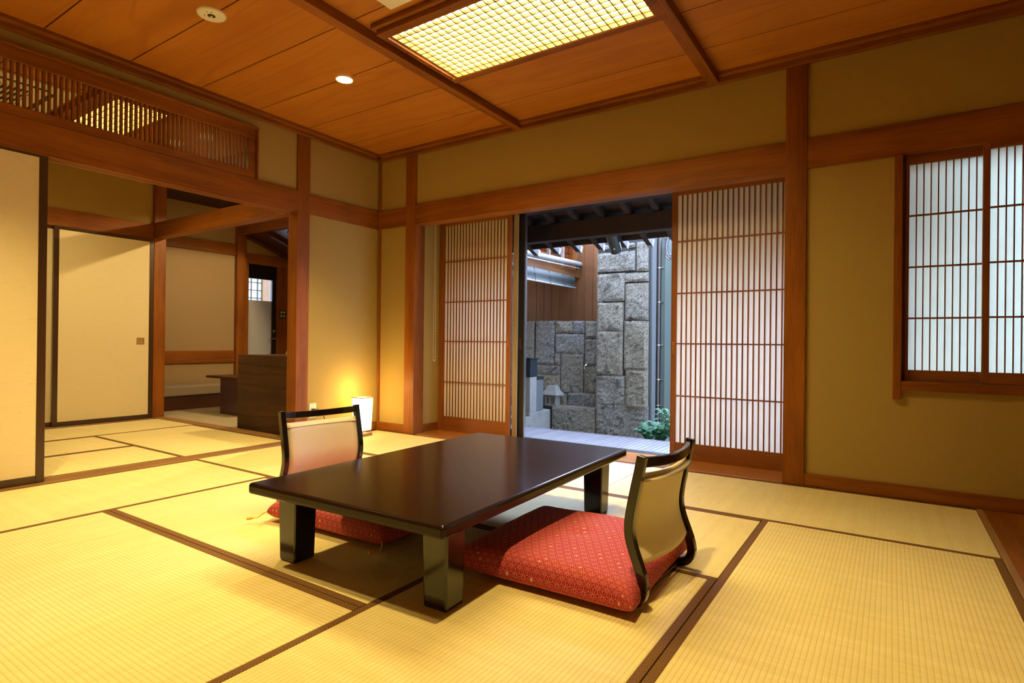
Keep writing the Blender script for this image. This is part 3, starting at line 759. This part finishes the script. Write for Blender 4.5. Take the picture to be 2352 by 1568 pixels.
def cushion(label, loc, rz, lx, ly, h=.098, tass=()):
    t = thing('floor_cushion', label, 'cushion', loc, rz, 'red floor cushions')
    N = 36; g = MB(); uvs = []
    def prof(s):
        a = abs(s); s0 = .66
        if a < s0: f = a*.80/s0; gz = 1-.10*(a/s0)**2
        else:
            q = (a-s0)/(1-s0)*PI/2; f = .80+.20*math.sin(q); gz = .90*(math.cos(q)**.85 if q < PI/2-1e-4 else 0.)
        return math.copysign(f, s), gz
    r2 = random.Random(int(abs(loc[0])*100))
    ph = [r2.uniform(0, 6.28) for _ in range(6)]
    def layer(up):
        idx = []
        for i in range(N+1):
            row = []
            for j in range(N+1):
                u, v = -1+2*i/N, -1+2*j/N
                fx, gu = prof(u); fy, gv = prof(v)
                pin = 1-.035*(1-fy*fy)*abs(fx)**3; pin2 = 1-.035*(1-fx*fx)*abs(fy)**3
                x, y = lx/2*fx*pin, ly/2*fy*pin2
                z = (gu*gv)**.8 if gu*gv > 0 else 0.
                wob = 1+.05*math.sin(3*u+ph[0])*math.sin(2.6*v+ph[1])+.03*math.sin(7*u+ph[2]+3*v)
                tuft = .20*math.exp(-(u*u+v*v)/.012)
                if up: zz = .028+(h-.028)*z*wob*(1-tuft)
                else: zz = .028-.026*min(1, z*1.6)
                row.append(len(g.v)); g.v.append((x, y, zz)); uvs.append((u*lx*.56, v*ly*.56))
            idx.append(row)
        return idx
    T_ = layer(True); D_ = layer(False)
    for i in range(N):
        for j in range(N):
            g.f.append((T_[i][j], T_[i+1][j], T_[i+1][j+1], T_[i][j+1])); g.f.append((D_[i][j], D_[i][j+1], D_[i+1][j+1], D_[i+1][j]))
    me = bpy.data.meshes.new('cover'); me.from_pydata(g.v, [], g.f)
    ul = me.uv_layers.new(name='cloth')
    for lp in me.loops: ul.data[lp.index].uv = uvs[lp.vertex_index]
    bm = bmesh.new(); bm.from_mesh(me); bmesh.ops.remove_doubles(bm, verts=bm.verts, dist=.0004); bmesh.ops.recalc_face_normals(bm, faces=bm.faces); bm.to_mesh(me); bm.free()
    me.materials.append(MT['asanoha'])
    for p in me.polygons: p.use_smooth = True
    ob = bpy.data.objects.new('cover', me); COL.objects.link(ob); ob.parent = t
    for sx, sy in tass:
        if True:
            x, y = sx*lx/2, sy*ly/2; m = MB()
            m.tube([(x*.99, y*.99, .030), (x+sx*.012, y+sy*.012, .02), (x+sx*.02, y+sy*.028, .006), (x+sx*.02-.01, y+sy*.05, .004)], .0022, 6)
            m.lathe([(.0005, 0), (.005, .004), (.007, .028), (.0005, .032)], (x+sx*.02-.01, y+sy*.046, .006), 8, (-.4, sy, 0))
            m.build('tassel', 'yellow', t)
    m = MB(); zt = h*.80
    m.tube([(-.012, -.006, zt-.004), (0, 0, zt+.006), (.006, -.014, zt+.003), (.012, -.022, zt-.002)], .003, 6); m.tube([(.0, .0, zt+.004), (-.006, .016, zt+.001)], .003, 6)
    m.build('tuft', 'yellow', t)
    return t
legless_chair('black framed legless chair with its back to the viewer, right of the table', (3.508, -1.925, .001), math.radians(-3.2))
legless_chair('black framed legless chair facing the viewer, cream front, behind the table', (1.632, -1.925, .001), PI+math.radians(-5.5))
cushion('red patterned floor cushion under the right chair, lit at its near corner', (3.152, -1.905, .020), math.radians(2.), .70, .70, .104)
cushion('red patterned floor cushion under the far left chair, half behind the table leg', (2.075, -1.925, .020), math.radians(2.), .74, .72, .098, ((-1, -1), (1, -1)))

# ================================================================== garden court
struct(B(-3.0, 25, .50, 30, -.5, -.30).build('ground', 'ground'))
struct(B(-25, -3.62, -10, 12, -.5, -.30).build('ground_entry', 'ground'))
t = thing('slatted_deck', 'pale grey slatted deck outside the garden opening', 'deck', (2.2, .85, -.3)); o = t.location.copy()
d = MB(); x = .30
while x < 4.4: d.box(x, x+.0415, .505, 1.168, -.045, -.020); x += .0478
d.build('slats', 'grey_y', t, o, bevel=.002)
B(.30, 4.4, 1.171, 1.192, -.075, -.018).build('edge_strip', 'grey_x', t, o, bevel=.003)
j = MB()
for y in (.56, .85, 1.12): j.box(.30, 4.4, y-.03, y+.03, -.30, -.046)
j.build('joists', 'dark_x', t, o)
# stone masonry: every course block has its own split face
def masonry(name, rects, Yp, thick, back, seed, bulge=.028):
    g = MB(); R_ = random.Random(seed); tones = []
    for (a, b, c_, d_) in rects:
        f0 = len(g.f)
        p0 = wy(a, d_, Yp); p1 = wy(c_, b, Yp)
        x0, x1, z0, z1 = p0.x+.002, p1.x-.002, p0.z+.002, p1.z-.002
        nx, nz = max(4, int((x1-x0)/.03)), max(4, int((z1-z0)/.03)); off = R_.uniform(-.012, .010); i0 = len(g.v)
        k1, k2, k3 = R_.uniform(-1, 1), R_.uniform(-1, 1), R_.uniform(0, 6)
        for iz in range(nz+1):
            for ix in range(nx+1):
                u, v = ix/nx, iz/nz; e = min(u, 1-u)*(x1-x0); e2 = min(v, 1-v)*(z1-z0)
                rim = min(1, e/.03)*min(1, e2/.03)
                dz = off + rim*(bulge*(.55+.30*math.sin(4*u+k3)*math.cos(5*v+k3)+.25*k1*(u-.5)+.25*k2*(v-.5)) + R_.uniform(-.006, .006))
                g.v.append((x0+(x1-x0)*u+R_.uniform(-.004, .004)*(0 < u < 1), Yp-dz, z0+(z1-z0)*v+R_.uniform(-.004, .004)))
        for iz in range(nz):
            for ix in range(nx):
                q = i0+iz*(nx+1)+ix; g.f.append((q, q+1, q+nx+2, q+nx+1))
        i1 = len(g.v)                                        # block sides to the back
        ring = [i0+k for k in range(nx+1)] + [i0+(nx+1)*k+nx for k in range(1, nz+1)] + [i0+nz*(nx+1)+k for k in range(nx-1, -1, -1)] + [i0+(nx+1)*k for k in range(nz-1, 0, -1)]
        for q in ring: vx = g.v[q]; g.v.append((vx[0], Yp+thick, vx[2]))
        m = len(ring)
        for k in range(m): g.f.append((ring[k], ring[(k+1) % m], i1+(k+1) % m, i1+k))
        tones += [R_.random()]*(len(g.f)-f0)
    ob = struct(g.build(name, 'stone'))
    at = ob.data.attributes.new('tone', 'FLOAT', 'FACE'); at.data.foreach_set('value', tones)
    if back: MB().box(*back).build('mortar', 'mortar', ob)
    return ob
colr = [(1372, 556, 1459, 575), (1461, 552, 1489, 623), (1372, 575, 1459, 626), (1371, 626, 1435, 693), (1435, 624, 1489, 648), (1435, 648, 1489, 735), (1371, 693, 1432, 760), (1369, 760, 1431, 863), (1433, 736, 1489, 850), (1368, 863, 1436, 931), (1436, 850, 1488, 937), (1367, 931, 1488, 1030)]
masonry('wall_garden_pillar', colr, 2.40, .5, (1.205, 1.855, 2.425, 3.1, -.3, 2.10), 3)
back_ = [(1150, 737, 1228, 801), (1150, 801, 1227, 905), (1229, 736, 1274, 837), (1275, 736, 1316, 765), (1317, 736, 1343, 765), (1344, 736, 1372, 777), (1275, 766, 1342, 812), (1274, 812, 1287, 837), (1287, 813, 1340, 904), (1342, 778, 1372, 841), (1340, 842, 1372, 905), (1228, 837, 1286, 861), (1228, 861, 1286, 900), (1150, 905, 1228, 945), (1228, 900, 1303, 945), (1304, 904, 1372, 945)]
masonry('wall_garden', back_, 2.60, .5, (-.9, 1.23, 2.63, 3.2, -.3, 1.12), 5)
led = [(1266, 939, 1367, 1035)]
masonry('wall_garden_ledge', led, 2.40, .19, None, 8, .015)
struct(B(-.6, .563, 1.925, 2.595, -.3, .02).build('wall_garden_step', 'granite', bevel=.008))
struct(B(-.6, 1.2, 2.47, 2.595, .0, .02).build('wall_garden_shelf', 'concrete'))
# neighbouring house: vertical cedar boards, bay window, blind
g = MB(); x = -1.0
while x < 1.20: g.box(x, min(x+.121, 1.218), 3.0, 3.05, 1.155, 2.24); x += .124
struct(g.build('wall_neighbour', 'cedar_z', bevel=.004)); struct(B(-1., 1.22, 3.04, 3.1, 1.14, 2.24).build('wall_neighbour_backing', 'dark_z'))
trim(B(-1., 1.222, 2.985, 3.0, 1.135, 1.165), 'dark_x')
trim(B(1.19, 1.222, 2.975, 3.0, 1.165, 2.24), 'dark_z')
XB = .66
wn3 = struct(MB().box(XB-.06, XB, 2.90, 3.0, 1.80, 2.3).box(XB-.09, XB+.01, .9, 3.09-.1, 1.735, 1.835).box(XB-.06, XB, .9, 3.0, 2.24, 2.3).build('window_3', 'cedar_y', bevel=.003))
m = MB()
for y in (1.50, 1.874, 2.215, 2.577): m.box(XB-.05, XB-.01, y-.010, y+.010, 1.83, 2.26)
m.build('mullion', 'grey_z', wn3)
m = MB()
for k in range(5): m.box(XB-.12, XB-.10, .95, 2.92, 1.88+.085*k, 1.905+.085*k)
m.build('louvre', 'dark_y', wn3)
struct(MB().box(-.9, -.8, .9, 3.0, 1.74, 2.3).box(-.9, XB-.02, .9, 3.0, 1.72, 1.74).box(-.9, XB, .85, .9, 1.72, 2.3).box(-.9, XB, .85, 3.0, 2.3, 2.34).build('wall_bay', 'board_y'))
l = bpy.data.lights.new('bay_lamp', 'POINT'); l.energy = 22; l.color = (1., .5, .14); l.shadow_soft_size = .1
lo = bpy.data.objects.new('bay_lamp', l); COL.objects.link(lo); lo.location = (0.1, 2.2, 2.2)
t = thing('reed_blind', 'grey green reed blind hanging under the white tube outside', 'blind', (XB+.03, 2.1, 1.75)); o = t.location.copy()
g = MB(); ny, nz = 40, 30; i0 = 0
for i in range(nz+1):
    for jj in range(ny+1):
        z = 1.735-.155*i/nz-.012*math.sin(i*.9)*0; y = 1.30+(2.765-1.30)*jj/ny
        g.v.append((XB+.035+.012*math.sin(6*i/nz)+.0025*(i % 2)+.03*i/nz, y, z))
for i in range(nz):
    for jj in range(ny): q = i*(ny+1)+jj; g.f.append((q, q+1, q+ny+2, q+ny+1))
ob = g.build('reeds', 'sudare', t, o); md = ob.modifiers.new('thick', 'SOLIDIFY'); md.thickness = .004
MB().tube([(XB+.062, 1.30, 1.578), (XB+.062, 2.765, 1.582)], .009).build('bottom_bar', 'tube', t, o)
for y in (1.42, 1.75, 2.10, 2.45, 2.68): MB().tube([(XB+.046, y, 1.735), (XB+.058, y+.01, 1.66), (XB+.072, y, 1.58)], .004, 6).build('cord', 'dim', t, o)
t = thing('roller_tube', 'white rolled up awning tube above the reed blind', 'blind tube', (XB+.05, 2.3, 1.9)); o = t.location.copy()
MB().lathe([(.0005, 0), (.030, 0), (.033, .004), (.033, 1.54), (.030, 1.545), (.0005, 1.545)], (XB+.045, 1.385, 1.878), 20, (0, 1, .02)).build('tube', 'tube', t, o, smooth=False)
MB().tube([(XB+.06, 1.1, 1.820), (XB+.06, 2.86, 1.848)], .008).build('rod', 'tube', t, o)
B(XB+.01, XB+.06, 2.93, 2.95, 1.86, 1.93).build('bracket', 'black', t, o)
# eave over the deck
for k in range(15):
    xk = .39+.258*k
    t = MB().sweep([(xk, .46, 2.215), (xk, 1.47, 1.851)], [(-.034, -.026), (.034, -.026), (.034, .026), (-.034, .026)])
    trim(t, 'eave', .002)
    _e = MB().sweep([(xk, 1.468, 1.8517), (xk, 1.505, 1.8384)], [(-.036, -.0275), (.036, -.0275), (.036, .0275), (-.036, .0275)])
    trim(_e, 'tube', .002)
trim(B(.0, 4.6, .90, 1.0, 1.850, 2.012), 'eave', .004)
t = MB().sweep([(2.2, .46, 2.262), (2.2, 1.40, 1.923)], [(-.008, -2.4), (.008, -2.4), (.008, 2.4), (-.008, 2.4)])
struct(t.build('ceiling_eave', 'eave'))
trim(B(.0, 4.6, 1.325, 1.345, 1.862, 1.915), 'eave', .002)
# spotlight under the eave
ax = (wy(1415, 578, 1.22)-wy(1405, 540, 1.10)).normalized()
tp = wy(1405, 538, 1.10)
t = thing('garden_spotlight', 'black cylinder spotlight slung under the eave, pointing at the garden', 'spotlight', tp); 
MB().lathe([(.0005, -.02), (.052, -.02), (.056, -.014), (.056, .185), (.053, .192), (.046, .192), (.044, .170), (.0005, .168)], (0, 0, 0), 28, ax).build('housing', 'black_paint', t, smooth=False)
q = ax*.150 + Vector((.012, -.054, -.016)); B(q.x-.010, q.x+.010, q.y-.004, q.y+.003, q.z-.010, q.z+.010).build('badge', 'white', t)
B(-.015, .015, -.015, .015, .0, .11).build('mount', 'black', t)
# right side of the court: post, drain pipe, pilaster, stucco wall
struct(B(1.858, 1.880, 2.44, 3.1, -.3, 2.12).build('wall_garden_post', 'concrete'))
p0, p1 = wy(1507.5, 800, 2.56), wy(1513, 800, 2.56)
t = thing('drain_pipe', 'brown drain pipe clipped beside the stone pillar', 'pipe', (1.903, 2.58, -.3)); o = t.location.copy()
MB().lathe([(.0165, -.3), (.0165, 2.14)], (1.903, 2.58, 0), 16).build('pipe', 'pipe', t, o, smooth=True)
for z in (.15, .45, .85, 1.35, 1.75): MB().lathe([(.019, -.006), (.019, .006)], (1.903, 2.58, z), 16).box(1.895, 1.960, 2.585, 2.6, z-.005, z+.005).build('clip', 'steel', t, o)
struct(B(1.884, 1.90, 2.61, 2.7, -.3, 2.12).build('wall_garden_jamb', 'granite'))
struct(B(1.926, 1.975, 2.60, 3.2, -.3, 2.15).build('wall_garden_pilaster', 'stucco_pale'))
struct(B(1.95, 6, 3.15, 3.3, -.3, 2.26).build('wall_garden_side', 'stucco'))
struct(B(1.975, 6, 2.98, 3.15, -.3, .20).build('wall_garden_plinth', 'concrete', bevel=.004))
p = wy(1540, 575, 1.5)
t = thing('cable_coil', 'grey coiled cable hanging under the eave at the right of the opening', 'cable', (p.x, 1.5, 1.90)); m = MB(); R_ = random.Random(4)
for k in range(7):
    rx, rz_, dx = .055+.012*R_.random(), .10+.03*R_.random(), R_.uniform(-.02, .03)
    m.tube([(dx+rx*math.sin(a*PI/8), R_.uniform(-.004, .004)+.008*k-.03, -rz_*.9+rz_*math.cos(a*PI/8)) for a in range(17)], .0055, 6)
m.build('coil', 'rope', t)
MB().box(-.012, .012, -.02, .02, -.03, .03).build('hook', 'steel', t)
# black basin box on a granite post, flanking slabs, pale step
t = thing('granite_post', 'granite post beside the stone wall carrying a black box', 'stone post', (.50, 2.0, .02)); o = t.location.copy()
B(.440, .560, 1.930, 2.085, .02, .447).build('shaft', 'granite', t, o, bevel=.006)
t = thing('black_box', 'black stone box with a lid on top of the granite post', 'box', (.47, 2.01, .448)); o = t.location.copy()
B(.375, .562, 1.925, 2.092, .448, .660).build('body', 'granite_dark', t, o, bevel=.004)
B(.365, .572, 1.913, 2.104, .660, .678).build('lid', 'granite_dark', t, o, bevel=.003)
t = thing('stone_slab', 'pale upright slab with a dark cap behind the granite post', 'stone slab', (.5, 2.2, .02)); o = t.location.copy()
B(.480, .550, 2.10, 2.262, .02, .408).build('slab', 'concrete', t, o, bevel=.004); B(.475, .556, 2.098, 2.27, .408, .445).build('cap', 'granite_dark', t, o, bevel=.003)
t = thing('stone_slab', 'pale upright slab at the left, cut off by the glass door frame', 'stone slab', (.37, 1.98, .02)); o = t.location.copy()
B(.30, .432, 1.955, 2.01, .02, .40).build('slab', 'concrete', t, o, bevel=.004); B(.295, .434, 1.95, 2.015, .40, .44).build('cap', 'granite_dark', t, o, bevel=.003)
t = thing('step_stone', 'pale rectangular step block in front of the granite post', 'step', (.30, 1.84, -.3)); o = t.location.copy()
B(.0, .590, 1.70, 1.905, -.13, -.02).build('block', 'granite', t, o, bevel=.008)
B(.05, .53, 1.74, 1.88, -.3, -.13).build('foot', 'concrete', t, o)
# stone lantern
LX, LY = .560, 2.485
t = thing('stone_lantern', 'small pale house shaped stone lantern on the garden ledge', 'stone lantern', (LX, LY, .02), math.radians(-8))
t.scale = (.84, .70, 1.15)
B(-.125, .125, -.10, .10, 0, .035).build('base', 'granite_dark', t, bevel=.003)
b = MB().box(-.095, .095, -.075, .075, .035, .046).box(-.095, .095, -.075, .075, .142, .152)
for x in (-.088, -.024, .088): b.box(x-.009, x+.009, -.073, -.057, .046, .142)
for x in (-.088, .088): b.box(x-.009, x+.009, .057, .073, .046, .142)
b.box(-.09, .09, -.056, .07, .046, .142); b.build('body', 'granite', t, bevel=.002)
m = MB().lathe([(.0005, 0), (.026, 0), (.026, .003), (.0005, .003)], (.034, -.057, .096), 20, (0, -1, 0)).box(-.062, -.044, -.060, -.055, .065, .115); wl = m.build('window', 'dim', t)
m = MB()
for a in range(4): m.sweep([(.034-.026*math.cos(a*PI/4), -.062, .096-.026*math.sin(a*PI/4)), (.034+.026*math.cos(a*PI/4), -.062, .096+.026*math.sin(a*PI/4))], [(-.0025, -.0015), (.0025, -.0015), (.0025, .0015), (-.0025, .0015)])
m.build('window_grid', 'granite', wl)
r = MB(); lv = [(.152, .150, .118), (.160, .150, .118), (.205, .105, .080), (.245, .078, .055), (.258, .070, .048)]
for z, a, b_ in lv: r.v += [(-a, -b_, z), (a, -b_, z), (a, b_, z), (-a, b_, z)]
for k in range(4):
    for j2 in range(4): r.f.append((4*k+j2, 4*k+(j2+1) % 4, 4*k+4+(j2+1) % 4, 4*k+4+j2))
r.f += [(3, 2, 1, 0), (16, 17, 18, 19)]
r.build('roof', 'granite', t, bevel=.004)
# faucet
p = wy(1350, 838, 2.56)
t = thing('faucet', 'small chrome garden tap on the stone wall', 'tap', (p.x, 2.572, p.z))
MB().tube([(0, .01, 0), (0, -.05, 0), (-.012, -.068, -.012), (-.016, -.072, -.04)], .011, 10).build('spout', 'steel', t)
MB().box(-.03, .03, -.045, -.03, .022, .034).box(-.006, .006, -.043, -.032, .0, .03).build('handle', 'steel', t, bevel=.004)
# ferns
struct(B(1.977, 6, 1.20, 2.98, -.3, -.24).build('ground_bed', 'ground')); struct(B(1.2, 1.977, 1.20, 2.37, -.3, -.24).build('ground_bed_front', 'ground'))
def frond(g, base, yaw, L, lift, R_, w0=.05):
    n = 12; pts = []
    for k in range(n+1):
        s = k/n; r_ = L*(s*.95); z = lift*math.sin(min(1., s*1.15)*PI*.62)
        pts.append(Vector((base[0]+r_*math.cos(yaw), base[1]+r_*math.sin(yaw), base[2]+z)))
    g.tube(pts, .0025, 5)
    side = Vector((-math.sin(yaw), math.cos(yaw), 0))
    for k in range(1, n+1):
        s = k/n; wl_ = w0*math.sin(PI*min(1, .18+.80*s))*1.2; t_ = (pts[k]-pts[k-1]).normalized()
        for sg in (-1, 1):
            d_ = (side*sg + t_*.55).normalized(); a = pts[k]; tip = a+d_*wl_+Vector((0, 0, -.25*wl_)); hw = t_*.009
            i = len(g.v); midp = a+d_*wl_*.5+Vector((0, 0, .06*wl_))
            up_ = Vector((0, 0, .0012))
            g.v += [tuple(a-hw), tuple(a+hw), tuple(midp+hw*1.0), tuple(midp-hw*1.0), tuple(tip), tuple(a+up_), tuple(midp+up_)]
            g.f += [(i, i+5, i+6, i+3), (i+5, i+1, i+2, i+6), (i+3, i+6, i+4), (i+6, i+2, i+4)]
def fern(px, py, Yp, L, lift, n, seed, label, mat='leaf'):
    p = wy(px, py, Yp); p.z -= .07; R_ = random.Random(seed); t = thing('fern', label, 'plant', (p.x, Yp, -.24), 0, 'ferns beside the deck')
    g = MB(); zb = p.z+.24
    m = MB()
    for k in range(n):
        f_ = MB(); yaw = 2*PI*k/n+R_.uniform(-.3, .3)
        frond(g, (0, 0, max(.02, zb)), yaw, L*R_.uniform(.75, 1.1), lift*R_.uniform(.6, 1.2), R_)
    g.build('fronds', mat, t)
    m.tube([(0, 0, 0), (0, 0, max(.03, zb)+.01)], .011, 8); m.build('crown', 'dark_z', t)
fern(1490, 1000, 1.80, .165, .16, 13, 1, 'dark green fern at the foot of the stone pillar, nearest it')
fern(1519, 1006, 1.55, .12, .17, 13, 2, 'bright green fern in the middle, below the drain pipe')
fern(1548, 1010, 1.40, .12, .18, 13, 3, 'green fern against the right paper screen')
fern(1540, 975, 2.05, .21, .20, 15, 4, 'pale leafy fern farther back by the stucco wall', 'leaf_pale')
fern(1514, 985, 2.20, .15, .14, 11, 5, 'pale low fern behind the middle fern', 'leaf_pale')
